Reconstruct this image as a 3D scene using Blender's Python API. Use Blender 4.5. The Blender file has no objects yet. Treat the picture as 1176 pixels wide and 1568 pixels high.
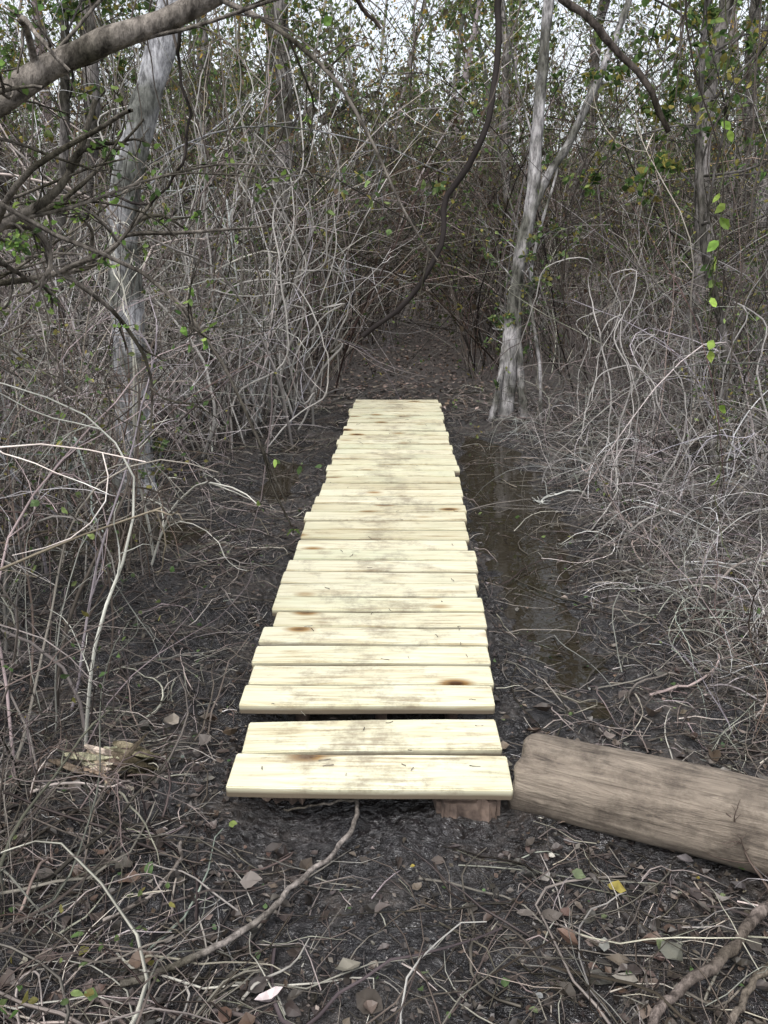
import bpy, math, numpy as np
from mathutils import Vector
rng = np.random.default_rng(11)
scene = bpy.context.scene
scene.view_settings.view_transform = 'Standard'
scene.view_settings.look = 'None'
scene.view_settings.exposure = 0
COL = scene.collection

# ------------------------------------------------------------ noise helpers
_tab = np.random.default_rng(3).random((256, 256))
def vn(x, y):
    x = np.asarray(x, float); y = np.asarray(y, float)
    xi = np.floor(x).astype(int); yi = np.floor(y).astype(int)
    fx = x - xi; fy = y - yi
    fx = fx*fx*(3-2*fx); fy = fy*fy*(3-2*fy)
    a = _tab[xi & 255, yi & 255]; b = _tab[(xi+1) & 255, yi & 255]
    c = _tab[xi & 255, (yi+1) & 255]; d = _tab[(xi+1) & 255, (yi+1) & 255]
    return (a*(1-fx)+b*fx)*(1-fy) + (c*(1-fx)+d*fx)*fy

def path_c(y):
    return np.interp(y, [0, 2, 8, 12, 16, 20, 30], [-.08, -.05, .13, .3, 1.2, 3.0, 9.0])

def gh(x, y):
    x = np.asarray(x, float); y = np.asarray(y, float)
    h = .07*(vn(x*1.1+5, y*1.1+9)-.5) + .045*(vn(x*3.7+31, y*3.7)-.5) + .038*(vn(x*11, y*11+7)-.5) + .022*(vn(x*31+3, y*31)-.5)
    h -= .12*np.exp(-((x-.80)/.22)**2-((y-5.3)/1.4)**2)
    h -= .11*np.exp(-((x+1.45)/.45)**2-((y-4.75)/.40)**2)
    h -= .08*np.exp(-((x+.72)/.2)**2-((y-6.0)/.9)**2)
    h -= .06*np.exp(-((x-.72)/.16)**2-((y-3.5)/.5)**2)
    h += np.clip(y-11, 0, 60)*.012
    h += .25*(vn(x*.12+50, y*.12+50)-.5)*np.clip((np.abs(x-path_c(y))-2)/6, 0, 1)
    return h
PUD = [(.80, 4.9, .45, 2.5, -.032), (-1.45, 4.75, .8, .7, -.036), (-.72, 6.0, .35, 1.2, -.034)]
def gs(x, y):
    h = gh(x, y)
    for (cx, cy, rx, ry, z) in PUD:
        ins = ((x-cx)/rx)**2+((y-cy)/ry)**2 < .8
        h = np.where(ins, np.maximum(h, z+.001), h)
    return h
def wet(x, y):
    o = np.zeros(np.shape(x), bool)
    for (cx, cy, rx, ry, z) in PUD: o |= (((x-cx)/rx)**2+((y-cy)/ry)**2 < .9) & (gh(x, y) < z+.004)
    return o

# ------------------------------------------------------------ mesh builder
class Builder:
    def __init__(s):
        s.v = []; s.f4 = []; s.f3 = []; s.c = []; s.n = 0
    def tubes(s, P, R, C, S=3, mot=.16):
        N, K, _ = P.shape
        T = np.gradient(P, axis=1)
        T /= np.linalg.norm(T, axis=2, keepdims=True)+1e-9
        ref = np.zeros((N, 1, 3)); 
        md = np.abs(T.mean(axis=1)); ref[np.arange(N), 0, np.argmin(md, axis=1)] = 1
        U = np.cross(T, ref); U /= np.linalg.norm(U, axis=2, keepdims=True)+1e-9
        V = np.cross(T, U)
        th = np.arange(S)*2*math.pi/S
        verts = P[:, :, None, :] + R[:, :, None, None]*(np.cos(th)[None, None, :, None]*U[:, :, None, :] + np.sin(th)[None, None, :, None]*V[:, :, None, :])
        base = s.n + (np.arange(N)*K*S)[:, None, None]
        k = (np.arange(K-1)*S)[None, :, None]; j = np.arange(S)[None, None, :]; j2 = (j+1) % S
        a = base+k+j; b = base+k+j2; c = base+k+S+j2; d = base+k+S+j
        s.f4.append(np.stack([a, b, c, d], -1).reshape(-1, 4))
        s.v.append(verts.reshape(-1, 3))
        cc = C[:, None, None, :]*np.exp(rng.normal(0, mot, (N, K, 1, 1)))*np.exp(rng.normal(0, mot, (N, K, S, 1)))
        s.c.append(cc.reshape(-1, 3))
        s.n += N*K*S
    def leaves(s, P, X, Nn, L, Wd, C, simple=False, curl=.25):
        N = len(P)
        X = X/(np.linalg.norm(X, axis=1, keepdims=True)+1e-9)
        Y = np.cross(Nn, X); Y /= np.linalg.norm(Y, axis=1, keepdims=True)+1e-9
        Z = np.cross(X, Y)
        if simple:
            t = np.array([0, .5, 1, .5]); w = np.array([0, .5, 0, -.5]); faces = np.array([[0, 1, 2], [0, 2, 3]])
        else:
            t = np.array([0, .25, .5, .75, 1, .22, .5, .78, .22, .5, .78])
            w = np.array([0, 0, 0, 0, 0, .40, .5, .28, -.40, -.5, -.28])
            faces = np.array([[0, 1, 5], [1, 6, 5], [1, 2, 6], [2, 7, 6], [2, 3, 7], [3, 4, 7], [0, 8, 1], [1, 8, 9], [1, 9, 2], [2, 9, 10], [2, 10, 3], [3, 10, 4]])
        cu = (rng.random((N, 1))*2-.6)*curl; fo = rng.random((N, 1))*.5*curl*2
        jit = 1+rng.normal(0, .16, (N, len(w)))
        lx = t[None, :]*L[:, None]
        ly = w[None, :]*(L*Wd)[:, None]*jit
        lz = (cu*(t[None, :]-.5)**2*2 + fo*np.abs(w)[None, :])*L[:, None] + (0 if simple else rng.normal(0, .03, (N, len(w)))*L[:, None])
        verts = P[:, None, :] + lx[..., None]*X[:, None, :] + ly[..., None]*Y[:, None, :] + lz[..., None]*Z[:, None, :]
        m = len(t)
        s.f3.append((s.n + (np.arange(N)*m)[:, None, None] + faces[None]).reshape(-1, 3))
        cc = C[:, None, :]*np.exp(rng.normal(0, .14, (N, m, 1)))
        s.v.append(verts.reshape(-1, 3)); s.c.append(cc.reshape(-1, 3)); s.n += N*m
    def make(s, name, mat, smooth=True, parent=None):
        V = np.concatenate(s.v).astype(np.float32)
        f4 = np.concatenate(s.f4) if s.f4 else np.zeros((0, 4), int)
        f3 = np.concatenate(s.f3) if s.f3 else np.zeros((0, 3), int)
        me = bpy.data.meshes.new(name)
        me.vertices.add(len(V)); me.vertices.foreach_set('co', V.ravel())
        li = np.concatenate([f4.ravel(), f3.ravel()]).astype(np.int32)
        me.loops.add(len(li)); me.loops.foreach_set('vertex_index', li)
        n4, n3 = len(f4), len(f3)
        st = np.concatenate([np.arange(n4)*4, n4*4+np.arange(n3)*3]).astype(np.int32)
        me.polygons.add(n4+n3); me.polygons.foreach_set('loop_start', st)
        me.polygons.foreach_set('use_smooth', np.full(n4+n3, smooth))
        me.update(calc_edges=True)
        at = me.color_attributes.new('tint', 'FLOAT_COLOR', 'POINT')
        C = np.concatenate(s.c); C4 = np.ones((len(C), 4), np.float32); C4[:, :3] = np.clip(C, .003, .75)
        at.data.foreach_set('color', C4.ravel())
        me.materials.append(mat)
        ob = bpy.data.objects.new(name, me); COL.objects.link(ob)
        if parent: ob.parent = parent
        return ob

def unit(a): return a/(np.linalg.norm(a, axis=-1, keepdims=True)+1e-9)
def grow(P0, D0, L, K, wander=.15, grav=0., gz=0.):
    N = len(P0); P = np.zeros((N, K, 3)); P[:, 0] = P0; D = unit(D0.copy()); drift = rng.normal(0, wander*.6, (N, 3))
    step = (L/(K-1))[:, None]
    for k in range(1, K):
        drift = drift*.75 + rng.normal(0, wander*.6, (N, 3))
        D = D + drift; D[:, 2] += grav + gz*k/K
        D = unit(D); P[:, k] = P[:, k-1] + D*step
    return P
def radii(r0, r1, K):
    t = np.linspace(0, 1, K)[None]; return r0[:, None]*(1-t)+r1[:, None]*t
def branch(P, n, lf, K, wander, grav, spread, tmin=.15):
    N, Kp, _ = P.shape
    i = rng.integers(0, N, n); t = tmin+(1-tmin)*rng.random(n); kf = t*(Kp-1.001); k = kf.astype(int); f = (kf-k)[:, None]
    p = P[i, k]*(1-f)+P[i, k+1]*f; tang = unit(P[i, k+1]-P[i, k])
    seg = np.linalg.norm(P[:, -1]-P[:, 0], axis=1)[i]
    d = unit(tang + rng.normal(0, spread, (n, 3)))
    L = seg*lf*(.3+rng.random(n))*(1.15-t*.6)
    return grow(p, d, L, K, wander, grav), i
def pal(n, cols, w=None, jit=.18):
    cols = np.array(cols); i = rng.choice(len(cols), n, p=None if w is None else np.array(w)/sum(w))
    return np.clip(cols[i]*np.exp(rng.normal(0, jit, (n, 1)))*np.exp(rng.normal(0, .04, (n, 3))), .004, .6)

# ------------------------------------------------------------ materials
def newmat(name):
    m = bpy.data.materials.new(name); m.use_nodes = True; nt = m.node_tree; nt.nodes.clear()
    return m, nt
def N_(nt, t, **kw):
    n = nt.nodes.new(t)
    for k, v in kw.items():
        if k.startswith('_'): setattr(n, k[1:], v)
        else: n.inputs[k].default_value = v
    return n
def ramp(nt, src, stops):
    r = nt.nodes.new('ShaderNodeValToRGB'); e = r.color_ramp.elements
    while len(e) < len(stops): e.new(.5)
    for a, (p, c) in zip(e, stops):
        a.position = p; a.color = (*c, 1) if len(c) == 3 else c
    nt.links.new(src, r.inputs[0]); return r
def mixc(nt, mode, fac, a, b):
    m = nt.nodes.new('ShaderNodeMix'); m.data_type = 'RGBA'; m.blend_type = mode
    for s, i in ((fac, 0), (a, 6), (b, 7)):
        if hasattr(s, 'links'): nt.links.new(s, m.inputs[i])
        elif i == 0: m.inputs[0].default_value = s
        else: m.inputs[i].default_value = (*s, 1)
    return m.outputs[2]

def twig_mat():
    m, nt = newmat('twig_bark'); L = nt.links.new
    at = N_(nt, 'ShaderNodeAttribute', _attribute_name='tint')
    b = N_(nt, 'ShaderNodeBsdfDiffuse'); L(at.outputs['Color'], b.inputs[0])
    o = N_(nt, 'ShaderNodeOutputMaterial'); L(b.outputs[0], o.inputs[0]); return m
def bark_mat(name, scale=30, rough=.85, amt=.5, stretch=.25, bump=.4):
    m, nt = newmat(name); L = nt.links.new
    at = N_(nt, 'ShaderNodeAttribute', _attribute_name='tint')
    tc = N_(nt, 'ShaderNodeTexCoord'); mp = N_(nt, 'ShaderNodeMapping'); mp.inputs['Scale'].default_value = (1, 1, stretch)
    L(tc.outputs['Object'], mp.inputs[0])
    no = N_(nt, 'ShaderNodeTexNoise', Scale=scale, Detail=4.0, Roughness=.7); L(mp.outputs[0], no.inputs['Vector'])
    n2 = N_(nt, 'ShaderNodeTexNoise', Scale=3.5, Detail=2.0); L(tc.outputs['Object'], n2.inputs['Vector'])
    r = ramp(nt, no.outputs[0], [(.38, (1-amt,)*3), (.62, (1+amt*.6,)*3)])
    r2 = ramp(nt, n2.outputs[0], [(.40, (.45, .46, .42)), (.60, (1.3, 1.3, 1.36))])
    c = mixc(nt, 'MULTIPLY', 1.0, at.outputs['Color'], r.outputs[0]); c = mixc(nt, 'MULTIPLY', 1.0, c, r2.outputs[0])
    b = N_(nt, 'ShaderNodeBsdfDiffuse'); L(c, b.inputs[0])
    bu = N_(nt, 'ShaderNodeBump', Strength=bump, Distance=.02); L(no.outputs[0], bu.inputs['Height']); L(bu.outputs[0], b.inputs['Normal'])
    o = N_(nt, 'ShaderNodeOutputMaterial'); L(b.outputs[0], o.inputs[0]); return m
def leaf_mat(name, trans=.35, rough=.6, gloss=True):
    m, nt = newmat(name); L = nt.links.new
    at = N_(nt, 'ShaderNodeAttribute', _attribute_name='tint')
    if gloss:
        b = N_(nt, 'ShaderNodeBsdfPrincipled', Roughness=rough); b.inputs['Specular IOR Level'].default_value = .35; L(at.outputs['Color'], b.inputs['Base Color'])
    else:
        b = N_(nt, 'ShaderNodeBsdfDiffuse'); L(at.outputs['Color'], b.inputs[0])
    o = N_(nt, 'ShaderNodeOutputMaterial')
    if trans > 0:
        t = N_(nt, 'ShaderNodeBsdfTranslucent'); L(at.outputs['Color'], t.inputs[0])
        mx = N_(nt, 'ShaderNodeMixShader', Fac=trans); L(b.outputs[0], mx.inputs[1]); L(t.outputs[0], mx.inputs[2]); L(mx.outputs[0], o.inputs[0])
    else: L(b.outputs[0], o.inputs[0])
    return m

M_twig = twig_mat()
M_bark = bark_mat('tree_bark', 34, .9, .6, .3, .9)
M_leaf = leaf_mat('green_leaf', .45)
M_far = leaf_mat('far_leaf', .5, gloss=False)
M_litter = leaf_mat('dead_leaf', 0, .45)

# ground
def ground_mat():
    m, nt = newmat('wet_mud'); L = nt.links.new
    tc = N_(nt, 'ShaderNodeTexCoord'); co = tc.outputs['Object']
    n1 = N_(nt, 'ShaderNodeTexNoise', Scale=2.6, Detail=4.0, Roughness=.7); L(co, n1.inputs['Vector'])
    n2 = N_(nt, 'ShaderNodeTexNoise', Scale=34., Detail=4.0, Roughness=.72, Distortion=.8); L(co, n2.inputs['Vector'])
    c1 = ramp(nt, n1.outputs[0], [(.32, (.008, .0075, .009)), (.52, (.018, .016, .016)), (.70, (.048, .038, .031))])
    c2 = ramp(nt, n2.outputs[0], [(.35, (.35,)*3), (.65, (1.9,)*3)])
    c = mixc(nt, 'MULTIPLY', 1.0, c1.outputs[0], c2.outputs[0])
    sp = N_(nt, 'ShaderNodeSeparateXYZ'); L(co, sp.inputs[0])
    mr = N_(nt, 'ShaderNodeMapRange'); mr.inputs[1].default_value = 8; mr.inputs[2].default_value = 12; L(sp.outputs[1], mr.inputs[0])
    c4 = ramp(nt, n2.outputs[0], [(.3, (.035, .026, .020)), (.55, (.07, .054, .045)), (.75, (.12, .095, .08))])
    c = mixc(nt, 'MIX', mr.outputs[0], c, c4.outputs[0])
    b = N_(nt, 'ShaderNodeBsdfPrincipled'); L(c, b.inputs['Base Color'])
    rr = ramp(nt, n1.outputs[0], [(.48, (.14,)*3), (.64, (.45,)*3)])
    rr2 = mixc(nt, 'MIX', mr.outputs[0], rr.outputs[0], (.9, .9, .9)); L(rr2, b.inputs['Roughness'])
    b.inputs['Specular IOR Level'].default_value = .9
    bu = N_(nt, 'ShaderNodeBump', Strength=1.0, Distance=.03); L(n2.outputs[0], bu.inputs['Height']); L(bu.outputs[0], b.inputs['Normal'])
    o = N_(nt, 'ShaderNodeOutputMaterial'); L(b.outputs[0], o.inputs[0]); return m
def build_ground():
    n = 601; t = np.linspace(-1, 1, n); a = np.sinh(5.7*t)/math.sinh(5.7)*300
    X, Y = np.meshgrid(a, a+3.2, indexing='ij'); Z = gh(X, Y)
    V = np.stack([X, Y, Z], -1).reshape(-1, 3)
    i, j = np.meshgrid(np.arange(n-1), np.arange(n-1), indexing='ij'); q = i*n+j
    b = Builder(); b.v = [V]; b.f4 = [np.stack([q, q+n, q+n+1, q+1], -1).reshape(-1, 4)]; b.c = [np.full((len(V), 3), .05)]
    return b.make('ground', ground_mat())
build_ground()

# water
def water():
    m, nt = newmat('puddle_water'); L = nt.links.new
    b = N_(nt, 'ShaderNodeBsdfPrincipled', Roughness=.03); b.inputs['Base Color'].default_value = (.022, .018, .012, 1); b.inputs['IOR'].default_value = 1.42
    tc = N_(nt, 'ShaderNodeTexCoord'); no = N_(nt, 'ShaderNodeTexNoise', Scale=7., Detail=2.0); L(tc.outputs['Object'], no.inputs['Vector'])
    bu = N_(nt, 'ShaderNodeBump', Strength=.12, Distance=.02); L(no.outputs[0], bu.inputs['Height']); L(bu.outputs[0], b.inputs['Normal'])
    o = N_(nt, 'ShaderNodeOutputMaterial'); L(b.outputs[0], o.inputs[0])
    for (cx, cy, rx, ry, z) in PUD:
        th = np.linspace(0, 2*math.pi, 40, endpoint=False); rr = 1+.12*np.sin(3*th+cx)
        vs = [(cx, cy, z)]+[(cx+rx*math.cos(a)*r, cy+ry*math.sin(a)*r, z) for a, r in zip(th, rr)]
        me = bpy.data.meshes.new('puddle'); me.from_pydata(vs, [], [(0, 1+i, 1+(i+1) % 40) for i in range(40)]); me.materials.append(m)
        COL.objects.link(bpy.data.objects.new('puddle', me))
water()

# ------------------------------------------------------------ boardwalk
def wood_mat():
    m, nt = newmat('fresh_pine'); L = nt.links.new
    tc = N_(nt, 'ShaderNodeTexCoord'); oi = N_(nt, 'ShaderNodeObjectInfo')
    sc = N_(nt, 'ShaderNodeVectorMath', _operation='SCALE'); 
    cb = N_(nt, 'ShaderNodeCombineXYZ'); 
    for i in range(3): L(oi.outputs['Random'], cb.inputs[i])
    L(cb.outputs[0], sc.inputs[0]); sc.inputs['Scale'].default_value = 37.
    ad = N_(nt, 'ShaderNodeVectorMath', _operation='ADD'); L(tc.outputs['Object'], ad.inputs[0]); L(sc.outputs[0], ad.inputs[1])
    mp = N_(nt, 'ShaderNodeMapping'); mp.inputs['Scale'].default_value = (1.0, 14., 14.); L(ad.outputs[0], mp.inputs[0])
    g = N_(nt, 'ShaderNodeTexNoise', Scale=3.5, Detail=6.0, Roughness=.62, Distortion=1.0); L(mp.outputs[0], g.inputs['Vector'])
    c = ramp(nt, g.outputs[0], [(.28, (.36, .29, .17)), (.40, (.54, .48, .33)), (.5, (.63, .60, .44)), (.7, (.70, .68, .55))]).outputs[0]
    n5 = N_(nt, 'ShaderNodeTexNoise', Scale=2.5, Detail=3.0); L(ad.outputs[0], n5.inputs['Vector'])
    r5 = ramp(nt, n5.outputs[0], [(.50, (0,)*3), (.75, (.5,)*3)])
    c = mixc(nt, 'MIX', r5.outputs[0], c, (.50, .54, .40))
    rb = ramp(nt, oi.outputs['Random'], [(0, (.82, .80, .74)), (.5, (1, 1, 1)), (1, (.94, .95, .90))])
    c = mixc(nt, 'MULTIPLY', 1.0, c, rb.outputs[0])
    mk = N_(nt, 'ShaderNodeMapping'); mk.inputs['Scale'].default_value = (2.8, 6., 0.001); L(ad.outputs[0], mk.inputs[0])
    vo = N_(nt, 'ShaderNodeTexVoronoi', Scale=1.0); L(mk.outputs[0], vo.inputs['Vector'])
    rk = ramp(nt, vo.outputs['Distance'], [(.05, (.12, .06, .03)), (.11, (.45, .29, .15)), (.22, (1, 1, 1))])
    c = mixc(nt, 'MULTIPLY', 1.0, c, rk.outputs[0])
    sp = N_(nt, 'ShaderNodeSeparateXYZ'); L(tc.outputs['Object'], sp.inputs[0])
    ab = N_(nt, 'ShaderNodeMath', _operation='ABSOLUTE'); L(sp.outputs[0], ab.inputs[0])
    mr = N_(nt, 'ShaderNodeMapRange'); mr.inputs[1].default_value = .0; mr.inputs[2].default_value = .40; mr.inputs[3].default_value = .09; mr.inputs[4].default_value = -.02; L(ab.outputs[0], mr.inputs[0])
    nm = N_(nt, 'ShaderNodeTexNoise', Scale=7., Detail=9.0, Roughness=.78); L(ad.outputs[0], nm.inputs['Vector'])
    a2 = N_(nt, 'ShaderNodeMath', _operation='ADD'); L(nm.outputs[0], a2.inputs[0]); L(mr.outputs[0], a2.inputs[1])
    g3 = N_(nt, 'ShaderNodeMath', _operation='MULTIPLY_ADD'); L(g.outputs[0], g3.inputs[0]); g3.inputs[1].default_value = -.25; L(a2.outputs[0], g3.inputs[2])
    rm = ramp(nt, g3.outputs[0], [(.41, (0,)*3), (.57, (.7,)*3)])
    c = mixc(nt, 'MIX', rm.outputs[0], c, (.21, .17, .12))
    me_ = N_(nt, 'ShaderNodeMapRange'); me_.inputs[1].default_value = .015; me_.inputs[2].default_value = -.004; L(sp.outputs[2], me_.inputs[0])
    c = mixc(nt, 'MIX', me_.outputs[0], c, (.13, .105, .075))  # plank sides darkened below the top edge: gap shade painted into the colour
    b = N_(nt, 'ShaderNodeBsdfPrincipled', Roughness=.42); L(c, b.inputs['Base Color'])
    bu = N_(nt, 'ShaderNodeBump', Strength=.3, Distance=.004); L(g.outputs[0], bu.inputs['Height']); L(bu.outputs[0], b.inputs['Normal'])
    o = N_(nt, 'ShaderNodeOutputMaterial'); L(b.outputs[0], o.inputs[0]); return m
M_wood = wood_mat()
import bmesh
def plank(name, w, d, t, parent, loc, rz=0, ry=0, rx=0, bev=.004, mat=None, amp=.0022):
    bm = bmesh.new(); bmesh.ops.create_cube(bm, size=1)
    bmesh.ops.scale(bm, vec=(w, d, t), verts=bm.verts)
    xe = [e for e in bm.edges if abs(e.verts[0].co.x-e.verts[1].co.x) > w*.5]
    bmesh.ops.subdivide_edges(bm, edges=xe, cuts=9)
    ph = rng.random(3)*6
    for v in bm.verts:
        v.co.y += amp*math.sin(v.co.x*7+ph[0]) + rng.normal(0, amp*.25); v.co.z += .5*amp*math.sin(v.co.x*5+ph[1])
    sh = [e for e in bm.edges if e.calc_face_angle(0) > 1]
    bmesh.ops.bevel(bm, geom=sh, offset=bev, segments=2, affect='EDGES')
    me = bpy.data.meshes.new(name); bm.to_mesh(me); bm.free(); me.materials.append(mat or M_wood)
    ob = bpy.data.objects.new(name, me); COL.objects.link(ob); ob.location = loc; ob.rotation_euler = (rx, ry, rz); ob.parent = parent
    return ob
bw = bpy.data.objects.new('wooden_boardwalk', None); COL.objects.link(bw)
Ys = [2.08, 2.7, 3.5, 4.7, 6.02, 7.18, 8.0]
Ls = [-.452, -.478, -.465, -.405, -.36, -.307, -.266]
Rs = [.357, .38, .42, .468, .493, .514, .52]
y = 2.08; i = 0; topz = .15
while y < 7.92:
    w = .170 if i < 2 else .128
    gap = [.024, .056][i] if i < 2 else rng.uniform(.014, .028)
    if i > 2 and rng.random() < .15: gap += .008
    yc = y+w/2
    l = np.interp(yc, Ys, Ls)+rng.normal(0, .009); r = np.interp(yc, Ys, Rs)+rng.normal(0, .009)
    if i == 1: l += .018; r -= .006
    z = topz-.019 + (0.006 if i > 1 else -.018) + rng.normal(0, .0018)
    rzz = [-.026, .012][i] if i < 2 else -.015+rng.normal(0, .008)
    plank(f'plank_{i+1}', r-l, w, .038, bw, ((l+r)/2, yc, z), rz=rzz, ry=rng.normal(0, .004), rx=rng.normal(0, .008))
    y += w+gap; i += 1
sub, nt = newmat('weathered_block'); 
tcn = N_(nt, 'ShaderNodeTexCoord'); nn = N_(nt, 'ShaderNodeTexNoise', Scale=18., Detail=6.0); nt.links.new(tcn.outputs['Object'], nn.inputs['Vector'])
rp = ramp(nt, nn.outputs[0], [(.35, (.05, .035, .028)), (.65, (.22, .16, .125))]); bb = N_(nt, 'ShaderNodeBsdfPrincipled', Roughness=.9); nt.links.new(rp.outputs[0], bb.inputs['Base Color'])
oo = N_(nt, 'ShaderNodeOutputMaterial'); nt.links.new(bb.outputs[0], oo.inputs[0])
for k, off in enumerate([-.27, 0.02, .28]):
    plank(f'stringer_{k+1}', 5.25, .04, .115, bw, (.045+off*.95, 5.21, .058), rz=math.radians(90-1.67), mat=sub)
plank('support_block', .19, .30, .10, bw, (.235, 2.25, .035), rz=.1, bev=.014, mat=sub, amp=.006)
plank('support_block_2', .16, .24, .09, bw, (-.30, 2.32, .04), rz=-.1, bev=.012, mat=sub, amp=.006)

# ------------------------------------------------------------ log
def build_log():
    m, nt = newmat('debarked_log'); L = nt.links.new
    tc = N_(nt, 'ShaderNodeTexCoord'); mp = N_(nt, 'ShaderNodeMapping'); mp.inputs['Scale'].default_value = (1, 9, 9); L(tc.outputs['Object'], mp.inputs[0])
    g = N_(nt, 'ShaderNodeTexNoise', Scale=3.6, Detail=8.0, Roughness=.78, Distortion=.5); L(mp.outputs[0], g.inputs['Vector'])
    c = ramp(nt, g.outputs[0], [(.32, (.045, .036, .029)), (.44, (.165, .135, .105)), (.7, (.33, .28, .22))]).outputs[0]
    n2 = N_(nt, 'ShaderNodeTexNoise', Scale=6., Detail=8.0, Roughness=.75); L(tc.outputs['Object'], n2.inputs['Vector'])
    r2 = ramp(nt, n2.outputs[0], [(.38, (.42, .40, .39)), (.56, (1.1,)*3)])
    c = mixc(nt, 'MULTIPLY', 1.0, c, r2.outputs[0])
    mp2 = N_(nt, 'ShaderNodeMapping'); mp2.inputs['Scale'].default_value = (.8, 16, 16); L(tc.outputs['Object'], mp2.inputs[0])
    vk = N_(nt, 'ShaderNodeTexNoise', Scale=1.6, Detail=2.0); L(mp2.outputs[0], vk.inputs['Vector'])
    rc = ramp(nt, vk.outputs[0], [(.485, (1, 1, 1)), (.5, (.25, .22, .2)), (.515, (1, 1, 1))])
    c = mixc(nt, 'MULTIPLY', .6, c, rc.outputs[0])
    b = N_(nt, 'ShaderNodeBsdfPrincipled', Roughness=.75); L(c, b.inputs['Base Color'])
    bu = N_(nt, 'ShaderNodeBump', Strength=1.0, Distance=.016); L(g.outputs[0], bu.inputs['Height']); L(bu.outputs[0], b.inputs['Normal'])
    o = N_(nt, 'ShaderNodeOutputMaterial'); L(b.outputs[0], o.inputs[0])
    S, K, Lg = 48, 60, 1.9
    vs = []; fs = []
    prof = [(0.0, .0), (0.0, .5), (0.0, .90), (.006, .97), (.016, 1.0)] + [(.02+(Lg-.04)*k/K, 1.0) for k in range(1, K+1)] + [(Lg-.004, .96), (Lg, .86), (Lg, .4), (Lg, 0)]
    for (x, rf) in prof:
        for s in range(S):
            a = 2*math.pi*s/S
            r = (.114+.012*x)*rf*(1+.035*math.sin(2*a+x*1.5)+.02*math.sin(5*a+x*3)+.07*(vn(x*4+20, (math.cos(a)+1)*2.5+math.sin(a)*1.7+9)-.5))
            xs = x + (.018*math.sin(a)+.008*math.sin(7*a) if x < .03 else 0)*rf
            vs.append((xs, r*math.cos(a)+.012*math.sin(x*2.2), r*math.sin(a)))
    for k in range(len(prof)-1):
        for s in range(S): fs.append((k*S+s, k*S+(s+1) % S, (k+1)*S+(s+1) % S, (k+1)*S+s))
    me = bpy.data.meshes.new('fallen_log'); me.from_pydata(vs, [], fs); me.materials.append(m)
    me.polygons.foreach_set('use_smooth', [True]*len(fs)); me.update()
    ob = bpy.data.objects.new('fallen_log', me); COL.objects.link(ob); ob.location = (.41, 2.215, .105); ob.rotation_euler = (0, .0, math.radians(-23.5))
build_log()

# ------------------------------------------------------------ ground debris
GREY = [(.25, .23, .205), (.155, .138, .122), (.09, .077, .067), (.042, .036, .031), (.38, .34, .295)]
def scatter(n, x0, x1, y0, y1, pw=1.):
    X = rng.uniform(x0, x1, n); Y = y0+(y1-y0)*rng.random(n)**pw
    return X, Y
def in_deck(X, Y, pad=.0): return (Y > 2.0-pad) & (Y < 8.05) & (X > np.interp(Y, Ys, Ls)-pad) & (X < np.interp(Y, Ys, Rs)+pad)
def in_log(X, Y):
    c, s = math.cos(math.radians(-23.5)), math.sin(math.radians(-23.5)); dx = X-.41; dy = Y-2.215
    u = dx*c+dy*s; v = -dx*s+dy*c; return (u > -.02) & (u < 1.95) & (np.abs(v) < .11)
def twigs():
    b = Builder()
    for (n, lo, hi, r0, r1, K) in [(26000, .03, .20, .0008, .0026, 4), (5600, .2, .6, .0014, .0042, 8), (600, .5, 1.2, .003, .007, 13)]:
        X, Y = scatter(n, -3.4, 3.6, 1.1, 9.5, 1.7)
        dens = .25+.9*vn(X*1.6+8, Y*1.6)
        dens *= 1-.6*np.exp(-((X-.10)/.30)**2)*(Y < 2.1)
        dens *= 1-.8*(np.abs(X-path_c(Y)) < .5)*(Y > 8)
        dens = np.where(wet(X, Y), dens*.12, dens)
        k = (rng.random(n) < dens*1.2) & ~in_deck(X, Y, .02) & ~in_log(X, Y); X = X[k]; Y = Y[k]; m = len(X)
        a = rng.random(m)*2*math.pi
        P0 = np.stack([X, Y, np.zeros(m)], -1); D = np.stack([np.cos(a), np.sin(a), np.zeros(m)], -1)
        Ln = rng.uniform(lo, hi, m); P = grow(P0, D, Ln, K, .26); 
        rr = rng.uniform(r0, r1, m)
        t = np.linspace(0, 1, K)[None]; arch = (rng.random(m)**3*.25*Ln)[:, None]*np.sin(t*math.pi*rng.uniform(.5, 1, m)[:, None])
        P[:, :, 2] = gs(P[:, :, 0], P[:, :, 1]) + rr[:, None]*.8 + rng.random(m)[:, None]*.014 + arch
        bad = in_deck(P[:, :, 0], P[:, :, 1], 0).any(1) | in_log(P[:, :, 0], P[:, :, 1]).any(1)
        P = P[~bad]; rr = rr[~bad]; m = len(P)
        b.tubes(P, radii(rr, rr*.4, K), pal(m, GREY, [3, 4, 5, 3, .8 if K < 10 else .05], .28), 3)
    m = 60; X = rng.uniform(-.38, .42, m); Y = 2.15+5.6*rng.random(m)**1.6; a = rng.random(m)*6.28
    P = grow(np.stack([X, Y, np.full(m, .163)], -1), np.stack([np.cos(a), np.sin(a), 0*a], -1), rng.uniform(.008, .04, m), 4, .25); P[:, :, 2] = .160+np.abs(rng.normal(0, .003, (m, 4)))
    P = P[in_deck(P[:, :, 0], P[:, :, 1], -.02).all(1)]; P[P[:, 0, 1] < 2.48, :, 2] -= .024; m = len(P)
    b.tubes(P, np.full((m, 4), .0015), pal(m, GREY[:4]), 3)
    b.make('twig_debris', M_twig)
twigs()
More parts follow.
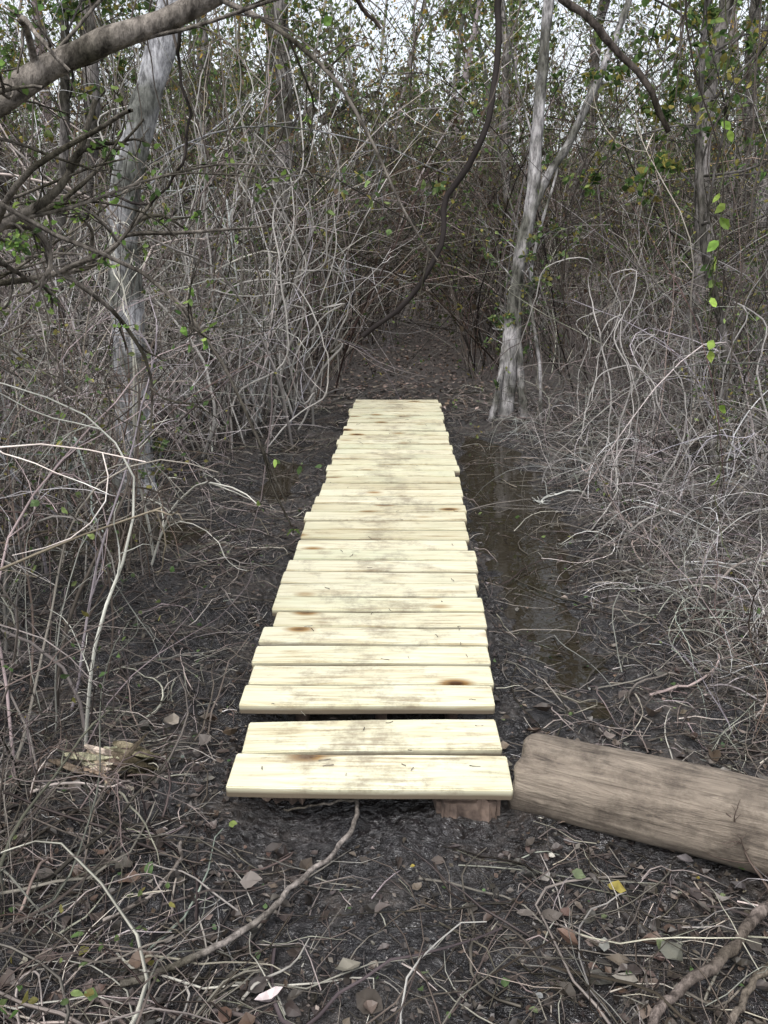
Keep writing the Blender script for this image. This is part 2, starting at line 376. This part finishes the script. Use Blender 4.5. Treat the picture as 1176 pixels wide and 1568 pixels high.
def litter():
    b = Builder()
    n = 22000; X, Y = scatter(n, -3.8, 4.2, 1.1, 14, 2.4)
    dens = .3+vn(X*1.3+3, Y*1.3+11); dens *= 1-.6*np.exp(-((X-.1)/.35)**2)*(Y < 2.1)
    dens = np.where((Y > 2.6) & (Y < 8), dens*.35, dens); dens = np.where(wet(X, Y), dens*.25, dens)
    k = (rng.random(n) < dens) & ~in_deck(X, Y, .0) & ~in_log(X, Y); X = X[k]; Y = Y[k]; m = len(X)
    a = rng.random(m)*2*math.pi; D = np.stack([np.cos(a), np.sin(a), rng.normal(0, .2, m)], -1)
    Nn = np.stack([rng.normal(0, .35, m), rng.normal(0, .35, m), np.ones(m)], -1)
    P = np.stack([X, Y, gs(X, Y)+.002+rng.random(m)*.010], -1)
    L = rng.uniform(.014, .048, m)*np.where(rng.random(m) < .05, 1.5, 1)
    LC = [(.052, .043, .037), (.028, .023, .020), (.085, .068, .055), (.16, .145, .13), (.066, .045, .034)]
    b.leaves(P, D, Nn, L, rng.uniform(.35, .8, m), pal(m, LC, [4, 5, 2.5, .35, 1.6], .35), curl=.6)
    m = 170; X = rng.uniform(-1.5, 1.3, m); Y = rng.uniform(1.25, 2.7, m); k = ~in_deck(X, Y, .02) & ~in_log(X, Y) & (np.abs(X-.1) > .35*rng.random(m)); X = X[k]; Y = Y[k]; m = len(X); a = rng.random(m)*6.28
    b.leaves(np.stack([X, Y, gs(X, Y)+.008+.008*rng.random(m)], -1), np.stack([np.cos(a), np.sin(a), rng.normal(0, .15, m)], -1), np.stack([rng.normal(0, .3, m), rng.normal(0, .3, m), np.ones(m)], -1),
             rng.uniform(.035, .075, m), rng.uniform(.4, .8, m), pal(m, [(.10, .088, .078), (.065, .052, .043), (.17, .155, .14), (.08, .055, .04)], [4, 4, 1, 2], .3), curl=.8)
    n = 45000; X, Y = scatter(n, -3.4, 3.6, 1.1, 9, 1.8); dens = .35+.8*vn(X*2.3, Y*2.3+5); dens = np.where(wet(X, Y), dens*.3, dens)
    k = (rng.random(n) < dens) & ~in_deck(X, Y, .0); X = X[k]; Y = Y[k]; m = len(X); a = rng.random(m)*6.28
    b.leaves(np.stack([X, Y, gs(X, Y)+.003+rng.random(m)*.006], -1), np.stack([np.cos(a), np.sin(a), rng.normal(0, .3, m)], -1), np.stack([rng.normal(0, .4, m), rng.normal(0, .4, m), np.ones(m)], -1),
             rng.uniform(.008, .026, m), rng.uniform(.3, .9, m), pal(m, LC, [4, 6, 2.5, .6, 1.5], .4), simple=True, curl=.5)
    n = 6000; Y = rng.uniform(8.2, 24, n); X = path_c(Y)+rng.normal(0, .9, n); a = rng.random(n)*6.28
    b.leaves(np.stack([X, Y, gh(X, Y)+.012], -1), np.stack([np.cos(a), np.sin(a), rng.normal(0, .2, n)], -1), np.stack([rng.normal(0, .3, n), rng.normal(0, .3, n), np.ones(n)], -1),
             rng.uniform(.03, .07, n), rng.uniform(.5, .9, n), pal(n, [(.15, .105, .082), (.09, .067, .055), (.23, .18, .155), (.06, .047, .04)]), simple=True, curl=.5)
    b.make('leaf_litter', M_litter, smooth=False)
    b = Builder(); n = 420; X, Y = scatter(n, -2, 2.4, 1.2, 4.5, 1.5); k = ~in_deck(X, Y, .02); X = X[k]; Y = Y[k]; m = len(X); a = rng.random(m)*6.28
    b.leaves(np.stack([X, Y, gh(X, Y)+.02], -1), np.stack([np.cos(a), np.sin(a), rng.normal(0, .3, m)], -1), np.stack([rng.normal(0, .35, m), rng.normal(0, .35, m), np.ones(m)], -1),
             rng.uniform(.010, .026, m), rng.uniform(.5, .85, m), pal(m, [(.10, .16, .06), (.18, .22, .11), (.38, .30, .07), (.26, .26, .24), (.07, .12, .05)], [5, 3, .7, .7, 4]), curl=.4)
    sx = np.array([.50, .63, .66, .98, .53, -.43, -.38, 1.0]); sy = np.array([1.86, 1.80, 1.64, 1.9, 1.62, 2.02, 1.83, 1.7]); m = 8
    b.leaves(np.stack([sx, sy, gh(sx, sy)+.035], -1), rng.normal(0, 1, (m, 3))*[1, 1, .2], np.tile([[0., -.3, 1]], (m, 1)), np.array([.04, .05, .04, .05, .04, .03, .06, .05]), np.full(m, .8),
             np.array([[.18, .22, .12], [.34, .28, .07], [.20, .24, .12], [.10, .2, .06], [.3, .3, .27], [.22, .28, .08], [.24, .21, .19], [.25, .23, .1]]), curl=.3)
    b.make('fallen_green_leaves', M_leaf, smooth=False)
litter()

def curve_obj(name, pts, r0, r1, col, mat=None, S=8, K=40, wob=.006, parent=None, builder=None):
    pts = np.array(pts, float); d = np.r_[0, np.cumsum(np.linalg.norm(np.diff(pts, axis=0), axis=1))]; n = len(pts)
    t = np.linspace(0, d[-1], K)
    tg = np.gradient(pts, d, axis=0); P = np.zeros((K, 3))
    for k, tt in enumerate(t):
        i = min(max(np.searchsorted(d, tt)-1, 0), n-2); h = d[i+1]-d[i]; s = (tt-d[i])/h
        P[k] = (2*s**3-3*s**2+1)*pts[i]+(s**3-2*s**2+s)*h*tg[i]+(-2*s**3+3*s**2)*pts[i+1]+(s**3-s**2)*h*tg[i+1]
    w = rng.normal(0, wob, (K, 3)); P += (w+np.roll(w, 1, 0))/2
    R = np.linspace(r0, r1, K)*(1+rng.normal(0, .06, K))
    b = builder or Builder(); b.tubes(P[None], R[None], np.array([col]), S, mot=.07)
    if builder is None: b.make(name, mat or M_bark, parent=parent)
    return P
curve_obj('fallen_stick', [(-.12, 2.27, .06), (-.097, 2.2, .05), (-.077, 2.09, .04), (-.124, 1.96, .035), (-.237, 1.81, .03), (-.307, 1.70, .03), (-.405, 1.61, .03), (-.60, 1.51, .02)], .006, .009, (.18, .16, .14), K=50, wob=.003)
curve_obj('fallen_stick', [(.05, 2.3, .05), (-.02, 2.16, .05), (-.10, 2.13, .06), (-.3, 2.12, .03)], .005, .003, (.16, .14, .12), K=30, wob=.004)
curve_obj('fallen_stick', [(-.57, 1.98, .03), (-.55, 1.87, .05), (-.60, 1.78, .035), (-.70, 1.7, .02)], .005, .004, (.16, .14, .12), K=24, wob=.003)
curve_obj('fallen_stick', [(1.3, 1.9, .12), (1.0, 1.72, .10), (.80, 1.56, .07), (.62, 1.44, .04), (.5, 1.3, .02)], .018, .010, (.12, .10, .085), K=40, wob=.006)
curve_obj('fallen_stick', [(1.25, 1.62, .16), (.98, 1.56, .12), (.80, 1.46, .05), (.7, 1.35, .02)], .012, .007, (.16, .135, .11), K=40, wob=.006)

def chunk():
    b = Builder(); n = 34
    P0 = np.stack([rng.normal(-.86, .05, n), rng.normal(2.36, .025, n), rng.uniform(.01, .06, n)], -1)
    D = np.stack([np.ones(n), rng.normal(-.35, .15, n), rng.normal(0, .14, n)], -1)
    P = grow(P0-unit(D)*.08, D, rng.uniform(.10, .22, n), 7, .08)
    R = rng.uniform(.006, .020, n)[:, None]*np.array([.4, .9, 1, 1, .8, .5, .1])[None]
    b.tubes(P, R, pal(n, [(.24, .20, .14), (.32, .28, .20), (.13, .10, .075)]), 5); b.make('rotten_wood_chunk', M_bark, smooth=False)
chunk()

# ------------------------------------------------------------ thickets
def thicket(name, X, Y, H, rad, cols, w=None, lean=(0, 0), leanr=.25, wander=.12, grav=0., gz=-.05, nch=4, nch2=6, chl=.4, leaf=0, leafcol=None, leafsize=(.015, .035), K=13, jit=.38, S0=4, lm=None, thr=.5):
    b = Builder(); n = len(X)
    P0 = np.stack([X, Y, gh(X, Y)-.02], -1)
    D = np.stack([rng.normal(0, leanr, n)+lean[0], rng.normal(lean[1], leanr, n), np.ones(n)], -1)
    P = grow(P0, D, H*rng.uniform(.6, 1.15, n), K, wander, grav, gz)
    r = rng.uniform(rad[0], rad[1], n)*rng.choice([.7, 1, 1.7], n, p=[.45, .4, .15])
    C = pal(n, cols, w, jit); 
    def clampz(P): P[:, :, 2] = np.maximum(P[:, :, 2], gh(P[:, :, 0], P[:, :, 1])+.005); return P
    def keep(P): 
        z = P[:, :, 2]; bad = (in_deck(P[:, :, 0], P[:, :, 1], .03) & (z < 2.6)).any(1); return ~bad
    k = keep(P); P = P[k]; r = r[k]; C = C[k]; n = len(P)
    b.tubes(clampz(P), radii(r, r*.35, K), C, S0)
    P1, i1 = branch(P, int(n*nch), chl, 7, wander*1.5, grav*.5, .6); k = keep(P1); P1 = P1[k]; i1 = i1[k]; r1 = r[i1]*.5
    b.tubes(clampz(P1), radii(r1, r1*.4, 7), C[i1]*np.exp(rng.normal(0, .12, (len(i1), 1))), 3)
    P2, i2 = branch(P1, int(n*nch2), .5, 5, wander*2, grav*.5, .8, .05); k = keep(P2); P2 = P2[k]; i2 = i2[k]; r2 = np.maximum(r1[i2]*.6, .001)
    b.tubes(clampz(P2), radii(r2, r2*.5, 5), C[i1][i2]*np.exp(rng.normal(0, .15, (len(i2), 1))), 3)
    ob = b.make(name, M_twig)
    if leaf:
        bl = Builder(); A = np.concatenate([P2.reshape(-1, 3), P1.reshape(-1, 3)]); cl = vn(A[:, 0]*1.7+40, A[:, 1]*1.3+A[:, 2]*1.9); A = A[cl > thr]
        q = A[rng.integers(0, len(A), leaf)]; d = rng.normal(0, 1, (leaf, 3)); d[:, 2] -= .4
        bl.leaves(q, d, rng.normal(0, 1, (leaf, 3)), rng.uniform(*leafsize, leaf), rng.uniform(.45, .75, leaf), pal(leaf, leafcol, None, .3), curl=.3, simple=(leafsize[1] > .05 or leaf > 2500))
        bl.make('foliage', lm or M_leaf, smooth=False, parent=ob)
    return ob
PALE = [(.32, .305, .29), (.25, .235, .222), (.15, .14, .128), (.42, .40, .375)]
BROWN = [(.165, .148, .135), (.095, .084, .075), (.23, .205, .185), (.052, .045, .04), (.13, .10, .085)]
DARK = [(.088, .078, .070), (.052, .045, .040), (.135, .12, .105), (.032, .028, .025), (.105, .08, .065)]
GREEN = [(.09, .15, .05), (.15, .20, .07), (.06, .10, .035), (.22, .20, .06)]

def pts(n, x0, x1, y0, y1, fn=None):
    X = rng.uniform(x0, x1, n*3); Y = rng.uniform(y0, y1, n*3); k = np.ones(len(X), bool) if fn is None else fn(X, Y)
    cl = vn(X*1.5+17, Y*1.5+2); k &= rng.random(len(X)) < (.25+cl)
    return X[k][:n], Y[k][:n]
off = lambda X, Y: X-path_c(Y)
# near left
X, Y = pts(330, -3.2, -1.0, 2.1, 4.4, lambda x, y: x < -.95-.12*(y-2.2)); thicket('shrub_thicket', X, Y, 1.8, (.002, .006), BROWN+PALE[:1], lean=(.10, 0), leanr=.26, wander=.16, gz=-.07, nch=5, nch2=7, leaf=900, leafcol=GREEN)
X, Y = pts(150, -1.9, -.8, 1.25, 2.3, lambda x, y: x < -.74-.12*(y-1)); thicket('shrub_thicket', X, Y, .7, (.0015, .0045), BROWN, lean=(.25, 0), leanr=.6, wander=.18, gz=-.22, nch=4, nch2=6, leaf=200, leafcol=GREEN)
# left middle behind the mud
X, Y = pts(520, -4.2, -.62, 5.8, 8.5, lambda x, y: (x < -.70-.45*(y < 6.5))); thicket('vine_thicket', X, Y, 3.2, (.003, .0085), PALE+BROWN[:4], leanr=.3, wander=.21, gz=-.11, nch=4, nch2=6, leaf=3200, leafcol=GREEN)
X, Y = pts(280, -4.6, -1.7, 4.0, 5.8); thicket('shrub_thicket', X, Y, 2.3, (.0025, .006), BROWN+PALE[:2], leanr=.3, wander=.18, gz=-.08, nch=5, nch2=6, leaf=2000, leafcol=GREEN)
# left far
X, Y = pts(680, -8, .2, 8.3, 14, lambda x, y: off(x, y) < -.70); thicket('vine_thicket', X, Y, 5.2, (.004, .011), DARK+BROWN+PALE[:2], leanr=.2, wander=.16, gz=-.04, nch=4, nch2=4, leaf=11000, leafcol=GREEN, leafsize=(.03, .06), lm=M_far, S0=3)
# right bramble mound
X, Y = pts(640, 1.15, 4.2, 3.0, 8.0, lambda x, y: x > 1.12+.2*(y < 4)); thicket('bramble_thicket', X, Y, 1.0, (.0018, .0048), PALE+PALE[:1]+BROWN[:3], lean=(-.1, -.1), leanr=.6, wander=.24, grav=-.02, gz=-.30, nch=6, nch2=7, chl=.6)
X, Y = pts(260, 1.2, 3.0, 2.45, 4.2); thicket('bramble_thicket', X, Y, .6, (.0015, .0035), PALE[:3]+BROWN, leanr=.7, wander=.2, gz=-.25, nch=4, nch2=6, chl=.6, leaf=150, leafcol=GREEN)
X, Y = pts(90, .95, 2.0, 1.3, 2.0, lambda x, y: (x > .92) & ~in_log(x, y)); thicket('bramble_thicket', X, Y, .35, (.0015, .0035), BROWN+PALE[:2], leanr=.7, wander=.2, gz=-.2, nch=4, nch2=6, chl=.6, leaf=260, leafcol=GREEN)
# right tall
X, Y = pts(430, 2.0, 5.5, 5.0, 9); thicket('shrub_thicket', X, Y, 3.0, (.0025, .007), BROWN+PALE[:2]+DARK[:2], lean=(-.08, 0), leanr=.3, wander=.2, gz=-.08, nch=5, nch2=6, leaf=6500, leafcol=GREEN, leafsize=(.02, .04))
X, Y = pts(640, .8, 9, 8.6, 14, lambda x, y: off(x, y) > .85); thicket('vine_thicket', X, Y, 5.0, (.004, .010), DARK+BROWN+PALE[1:3], leanr=.22, wander=.16, gz=-.05, nch=4, nch2=4, leaf=13000, leafcol=GREEN, leafsize=(.03, .06), lm=M_far, S0=3)
# stems arching over the path
Yt = rng.uniform(9.8, 20, 420); sd = rng.choice([-1, 1], 420); Xt = path_c(Yt)+sd*rng.uniform(.75, 1.6, 420)
thicket('vine_thicket', Xt, Yt, 4.6, (.004, .010), DARK, lean=(-sd*.20, 0), leanr=.16, wander=.16, gz=-.11, nch=6, nch2=6, chl=.5, leaf=7000, leafcol=[(.08, .065, .045), (.075, .085, .04), (.11, .08, .055)], leafsize=(.04, .10), lm=M_far, thr=.3, S0=3)
# far
X, Y = pts(850, -14, 16, 14, 24, lambda x, y: np.abs(off(x, y)) > 1.0); thicket('understory_thicket', X, Y, 5.8, (.006, .014), DARK+BROWN[:3], leanr=.14, wander=.11, gz=-.03, nch=4, nch2=3, leaf=26000, leafcol=[(.09, .13, .05), (.13, .16, .065), (.06, .08, .035), (.18, .14, .055)], leafsize=(.06, .12), S0=3, lm=M_far, thr=.42)
X, Y = pts(550, -24, 26, 24, 38); thicket('understory_thicket', X, Y, 6.2, (.012, .026), DARK, leanr=.12, wander=.09, gz=-.02, nch=3, nch2=2, leaf=24000, leafcol=[(.09, .12, .05), (.12, .15, .065), (.07, .08, .045)], leafsize=(.14, .26), S0=3, K=9, lm=M_far, thr=.4)

# ------------------------------------------------------------ trees
def tree(name, limbs, nbr=40, blen=.5, leaves=0, col=(.22, .20, .18), lsize=(.03, .06), lcol=GREEN, tw=3, lmat=None):
    b = Builder(); allP = []
    for (p, r0, r1) in limbs:
        K = 34; P = curve_obj('', p, r0, r1, col, builder=b, S=12, K=K, wob=min(r0, .03)*.16); allP.append(P)
    A = np.stack(allP)
    P1, i1 = branch(A, nbr, blen, 12, .16, .01, .6, .3); r1 = rng.uniform(.004, .012, nbr); c = np.tile([col], (nbr, 1))*rng.uniform(.6, 1.1, (nbr, 1))
    b.tubes(P1, radii(r1, r1*.35, 12), c, 5)
    n2 = nbr*tw; P2, i2 = branch(P1, n2, .5, 8, .2, 0, .6, .1); b.tubes(P2, radii(r1[i2]*.5, r1[i2]*.25, 8), c[i2], 3)
    n3 = n2*3; P3, i3 = branch(P2, n3, .5, 6, .2, 0, .7, .1); b.tubes(P3, radii(r1[i2][i3]*.28, r1[i2][i3]*.15, 6), c[i2][i3], 3)
    ob = b.make(name, M_bark)
    if leaves:
        bl = Builder(); q = P3.reshape(-1, 3); q = q[rng.integers(0, len(q), leaves)]; d = rng.normal(0, 1, (leaves, 3)); d[:, 2] -= .3
        bl.leaves(q, d, rng.normal(0, 1, (leaves, 3)), rng.uniform(*lsize, leaves), rng.uniform(.45, .7, leaves), pal(leaves, lcol, None, .3), curl=.3)
        bl.make('leaves', lmat or M_leaf, smooth=False, parent=ob)
    return ob
tree('tree', [([(-1.70, 5.6, -.1), (-1.68, 5.6, .12), (-1.67, 5.6, .6), (-1.64, 5.6, 1.28), (-1.63, 5.62, 1.757), (-1.458, 5.65, 2.35), (-1.237, 5.7, 2.95), (-1.0, 5.8, 4.2), (-.9, 5.9, 6)], .125, .042),
              ([(-1.80, 5.50, -.1), (-1.73, 5.55, .10), (-1.68, 5.58, .5)], .09, .05), ([(-1.56, 5.46, -.1), (-1.62, 5.54, .08), (-1.66, 5.57, .5)], .08, .045)], nbr=30, leaves=1100, col=(.29, .29, .29))
tree('tree', [([(1.13, 7.9, -.1), (1.15, 7.9, .1), (1.158, 7.9, .49), (1.165, 7.9, .96), (1.226, 7.9, 1.526), (1.279, 7.9, 1.85), (1.31, 7.9, 2.58), (1.33, 7.9, 3.17), (1.4, 7.9, 4.3), (1.45, 8, 5.6)], .075, .025),
              ([(1.279, 7.9, 1.8), (1.40, 7.9, 2.08), (1.573, 7.9, 2.38), (1.855, 7.95, 3.03), (2.3, 8, 4.4)], .04, .02),
              ([(1.33, 7.85, -.1), (1.27, 7.86, .3), (1.22, 7.88, .9), (1.24, 7.9, 1.6)], .04, .02), ([(.98, 7.8, -.1), (1.06, 7.85, .3), (1.12, 7.9, .9)], .035, .02),
              ([(1.45, 7.75, -.1), (1.42, 7.8, .5), (1.30, 7.85, 1.2), (1.5, 7.9, 2.2)], .018, .01)], nbr=44, leaves=900, col=(.28, .27, .26))
tree('overhanging_tree', [([(-2.35, 2.3, -.1), (-2.3, 2.3, .5), (-2.2, 2.32, 1.2), (-2.15, 2.35, 2.2), (-2.2, 2.4, 3.6)], .13, .07),
     ([(-2.2, 2.32, 1.15), (-1.6, 2.36, 1.62), (-1.09, 2.40, 1.915), (-.99, 2.42, 1.98), (-.856, 2.45, 2.06), (-.688, 2.47, 2.135), (-.553, 2.49, 2.18), (-.40, 2.51, 2.265), (-.1, 2.55, 2.55)], .050, .022),
     ([(-2.2, 2.35, 1.1), (-1.5, 2.45, 1.5), (-1.08, 2.53, 1.67), (-.97, 2.55, 1.733), (-.888, 2.57, 1.80), (-.8, 2.6, 2.0)], .036, .007),
     ([(-2.2, 2.4, 1.2), (-1.7, 2.8, 1.4), (-1.25, 3.0, 1.50), (-.98, 3.05, 1.56), (-.8, 3.1, 1.75)], .02, .006)], nbr=66, blen=.55, leaves=1100, col=(.14, .125, .105), lsize=(.015, .032), lcol=[(.16, .27, .06), (.20, .28, .07), (.09, .15, .05)])
for (x, y_, r, lx, hh) in [(-1.35, 11.5, .11, .15, 9), (2.95, 8.6, .07, .1, 8), (2.1, 13.5, .06, -.3, 8), (-3.2, 9.0, .09, .3, 8), (4.4, 11, .10, .2, 9), (-4.9, 12, .12, -.2, 9), (3.4, 17, .11, .3, 10), (-3.5, 17, .13, .1, 10), (6.5, 16, .12, -.2, 9), (-7.5, 16, .14, .2, 10), (2.6, 6.6, .03, -.2, 5), (-2.6, 7.0, .04, .15, 6)]:
    k = 7; zz = np.linspace(-.1, hh, k); t = zz/hh
    p = np.stack([x+lx*t*3*(t > 0)+rng.normal(0, .07, k)*(t > .05), y_+rng.normal(0, .07, k), zz+gh(x, y_)], -1)
    tree('tree', [(p, r*1.15, r*.45)], nbr=40, blen=.28, leaves=2200, col=tuple(np.array([.16, .148, .135])*rng.uniform(.7, 1.3)), lsize=(.04, .08), lmat=M_far)

# hanging vines
curve_obj('hanging_vine', [(.50, 4.6, 5.2), (.56, 4.5, 3.8), (.515, 4.32, 2.64), (.50, 4.23, 2.363), (.428, 4.12, 2.03), (.29, 4.15, 1.785), (.251, 4.08, 1.586), (.113, 4.11, 1.351), (-.104, 4.16, 1.18)], .0185, .012, (.030, .026, .025), K=60, wob=.006, mat=M_twig)
curve_obj('hanging_branch', [(-.1, 3.6, 3.3), (.3, 3.5, 2.8), (.637, 3.41, 2.431), (.786, 3.37, 2.30), (.913, 3.33, 2.168), (.959, 3.29, 2.07), (1.009, 3.265, 1.983)], .022, .010, (.055, .047, .04), K=44, wob=.007)
curve_obj('hanging_vine', [(-.55, 3.0, 3.0), (-.6, 3.0, 2.45), (-.66, 3.05, 2.2), (-.64, 3.05, 2.0), (-.70, 3.1, 1.85), (-.8, 3.1, 1.75), (-.95, 3.1, 1.78)], .007, .004, (.05, .043, .04), K=50, wob=.006)
curve_obj('hanging_vine', [(-.2, 3.2, 3.0), (-.05, 3.2, 2.6), (-.1, 3.2, 2.40), (-.02, 3.2, 2.3)], .012, .006, (.05, .04, .035), K=30, wob=.006)
for i in range(44):
    side = rng.choice([-1, 1, 1]); x = rng.uniform(.85, 1.9) if side > 0 else rng.uniform(-1.9, -.45); y_ = rng.uniform(2.9, 5.2)
    if side > 0: x *= y_/3.0
    k = 6; zz = np.linspace(4.0, rng.uniform(1.0, 2.2), k)
    p = np.stack([x+np.cumsum(rng.normal(0, .12, k)), y_+np.cumsum(rng.normal(0, .08, k)), zz], -1)
    curve_obj('hanging_vine', p, rng.uniform(.003, .007), .0025, tuple(np.array([.07, .06, .052])*rng.uniform(.5, 1.7)), mat=M_twig, S=5, K=40, wob=.006)
# looping vines
b = Builder()
for i in range(70):
    x = rng.uniform(-2.3, -.72); y_ = rng.uniform(6.5, 9.0); k = 9; zz = np.linspace(-.03, rng.uniform(1.2, 3.6), k)
    xs = x+np.cumsum(rng.normal(.0, .15, k)); xs = np.minimum(xs, -.25); p = np.stack([xs, y_+np.cumsum(rng.normal(0, .1, k)), zz+.2*np.sin(np.arange(k)*1.7+i)], -1); p[0, 2] = -.05
    curve_obj('', p, rng.uniform(.005, .013), .004, tuple(np.array([.32, .305, .285])*rng.uniform(.45, 1.4)), S=6, K=44, wob=.007, builder=b)
for i in range(30):
    x = rng.uniform(1.5, 3.2); y_ = rng.uniform(5.0, 8.5); k = 8; zz = .1+np.sin(np.linspace(0, 2.6, k))*rng.uniform(.6, 1.5)
    p = np.stack([x-np.linspace(0, rng.uniform(-.6, .7), k)+rng.normal(0, .06, k), y_+np.cumsum(rng.normal(0, .08, k)), zz], -1); p[0, 2] = -.05
    curve_obj('', p, rng.uniform(.004, .008), .003, tuple(np.array([.30, .285, .27])*rng.uniform(.5, 1.25)), S=6, K=40, wob=.007, builder=b)
b.make('woody_vines', M_twig)
# greenbrier vine
gp = [(1.02, 2.95, 2.6), (1.08, 2.95, 2.0), (1.10, 2.95, 1.70), (1.10, 2.95, 1.45), (1.12, 2.95, 1.25), (1.16, 2.95, 1.05), (1.2, 2.95, .8), (1.25, 2.9, .5)]
gb = bpy.data.objects.new('greenbrier_vine', None); COL.objects.link(gb)
P = curve_obj('stem', gp, .0022, .0015, (.10, .11, .06), K=60, wob=.010, S=5, parent=gb)
b = Builder(); idx = [17, 18, 23, 24, 25, 27, 28, 32, 36, 37, 43, 50]; q = P[idx]+rng.normal(0, .008, (len(idx), 3)); m = len(idx)
d = np.stack([rng.normal(0, .6, m), rng.normal(0, .4, m), -np.ones(m)*.8], -1)
b.leaves(q, d, np.stack([rng.normal(0, .6, m), -np.ones(m), rng.normal(.2, .5, m)], -1), rng.uniform(.035, .065, m), rng.uniform(.5, .8, m), pal(m, [(.19, .30, .05), (.26, .38, .07), (.36, .30, .07)], [3, 3, .5]), curl=.3)
b.make('leaves', M_leaf, smooth=False, parent=gb)

# distant canopy
def distant():
    b = Builder(); n = 170
    X = rng.uniform(-45, 45, n); Y = rng.uniform(20, 60, n); k = np.abs(X-path_c(np.minimum(Y, 30))) > 1; X = X[k]; Y = Y[k]; n = len(X)
    P = grow(np.stack([X, Y, gh(X, Y)-.1], -1), np.stack([rng.normal(0, .08, n), rng.normal(0, .08, n), np.ones(n)], -1), rng.uniform(9, 16, n), 10, .03)
    r = rng.uniform(.06, .2, n); c = pal(n, [(.15, .14, .125), (.11, .095, .085), (.22, .205, .19)])
    b.tubes(P, radii(r, r*.3, 10), c, 7)
    P1, i1 = branch(P, n*12, .3, 7, .14, .02, .7, .2); b.tubes(P1, radii(np.full(len(i1), .035), np.full(len(i1), .01), 7), c[i1], 3)
    P2, i2 = branch(P1, n*22, .45, 4, .2, 0, .7, .1); b.tubes(P2, radii(np.full(len(i2), .014), np.full(len(i2), .006), 4), c[i1][i2], 3)
    ob = b.make('distant_trees', M_twig)
    bl = Builder(); A = P2.reshape(-1, 3); cl = vn(A[:, 0]*.45+40, A[:, 2]*.6+A[:, 1]*.3); A = A[cl > .45]; nl = 60000
    q = A[rng.integers(0, len(A), nl)]+rng.normal(0, .25, (nl, 3)); bl.leaves(q, rng.normal(0, 1, (nl, 3)), rng.normal(0, 1, (nl, 3)), rng.uniform(.10, .26, nl), rng.uniform(.5, .8, nl), pal(nl, [(.13, .18, .07), (.18, .22, .08), (.08, .11, .05), (.36, .27, .08)], [4, 3, 3, .8], .3), simple=True)
    nl = 52000; X = rng.uniform(-12, 14, nl); Y = rng.uniform(10, 26, nl); Z = rng.uniform(3.0, 9, nl); cl = vn(X*.7+3, Y*.5+Z*.8); k = cl > .46; q = np.stack([X, Y, Z], -1)[k]; nl = len(q)
    warm = (vn(q[:, 0]*.5+60, q[:, 1]*.4+4) > .68)[:, None]
    C = pal(nl, [(.12, .17, .07), (.17, .21, .08), (.08, .11, .05)], [4, 3, 3], .3)*np.where(warm, [2.2, 1.15, .8], [1, 1, 1])
    bl.leaves(q, rng.normal(0, 1, (nl, 3)), rng.normal(0, 1, (nl, 3)), rng.uniform(.05, .12, nl), rng.uniform(.5, .8, nl), C, simple=True)
    bl.make('canopy_leaves', M_far, smooth=False, parent=ob)
    bl = Builder(); nl = 40000; X = rng.uniform(-70, 70, nl); Y = rng.uniform(36, 65, nl); Z = rng.random(nl)**1.3*5.6*(.5+vn(X*.15+7, Y*.1))
    bl.leaves(np.stack([X, Y, Z], -1), rng.normal(0, 1, (nl, 3)), rng.normal(0, 1, (nl, 3)), rng.uniform(.4, .9, nl), rng.uniform(.5, .8, nl), pal(nl, [(.07, .085, .05), (.08, .075, .055), (.06, .065, .045)]), simple=True)
    bl.make('underbrush', leaf_mat('underbrush_leaf', 0, gloss=False), smooth=False, parent=ob)
distant()

# ------------------------------------------------------------ light
w = bpy.data.worlds.new('World'); scene.world = w; w.use_nodes = True; nt = w.node_tree; nt.nodes.clear()
EL, AZ = 62, 200
sk = nt.nodes.new('ShaderNodeTexSky'); sk.sky_type = 'NISHITA'; sk.sun_disc = False; sk.sun_elevation = math.radians(EL); sk.sun_rotation = math.radians(AZ); sk.dust_density = 4; sk.air_density = 1.0
hs = nt.nodes.new('ShaderNodeHueSaturation'); hs.inputs['Saturation'].default_value = .3; hs.inputs['Value'].default_value = 2.1
bg = nt.nodes.new('ShaderNodeBackground'); bg.inputs[1].default_value = .15; o = nt.nodes.new('ShaderNodeOutputWorld')
nt.links.new(sk.outputs[0], hs.inputs['Color']); nt.links.new(hs.outputs[0], bg.inputs[0]); nt.links.new(bg.outputs[0], o.inputs[0])
sl = bpy.data.lights.new('sun', 'SUN'); sl.energy = 1.25; sl.angle = math.radians(14); sl.color = (1, .98, .95)
so = bpy.data.objects.new('sun', sl); COL.objects.link(so)
az = math.radians(AZ); dv = Vector((math.sin(az)*math.cos(math.radians(EL)), math.cos(az)*math.cos(math.radians(EL)), math.sin(math.radians(EL))))
so.rotation_euler = dv.to_track_quat('Z', 'Y').to_euler()

cam = bpy.data.cameras.new('camera'); cam.sensor_fit = 'VERTICAL'; cam.sensor_height = 24; cam.lens = 19.97; cam.clip_end = 1000; cam.clip_start = .05
co = bpy.data.objects.new('camera', cam); COL.objects.link(co); co.location = (0, 0, 1.65); co.rotation_euler = (math.radians(90-18.1), 0, 0)
scene.camera = co
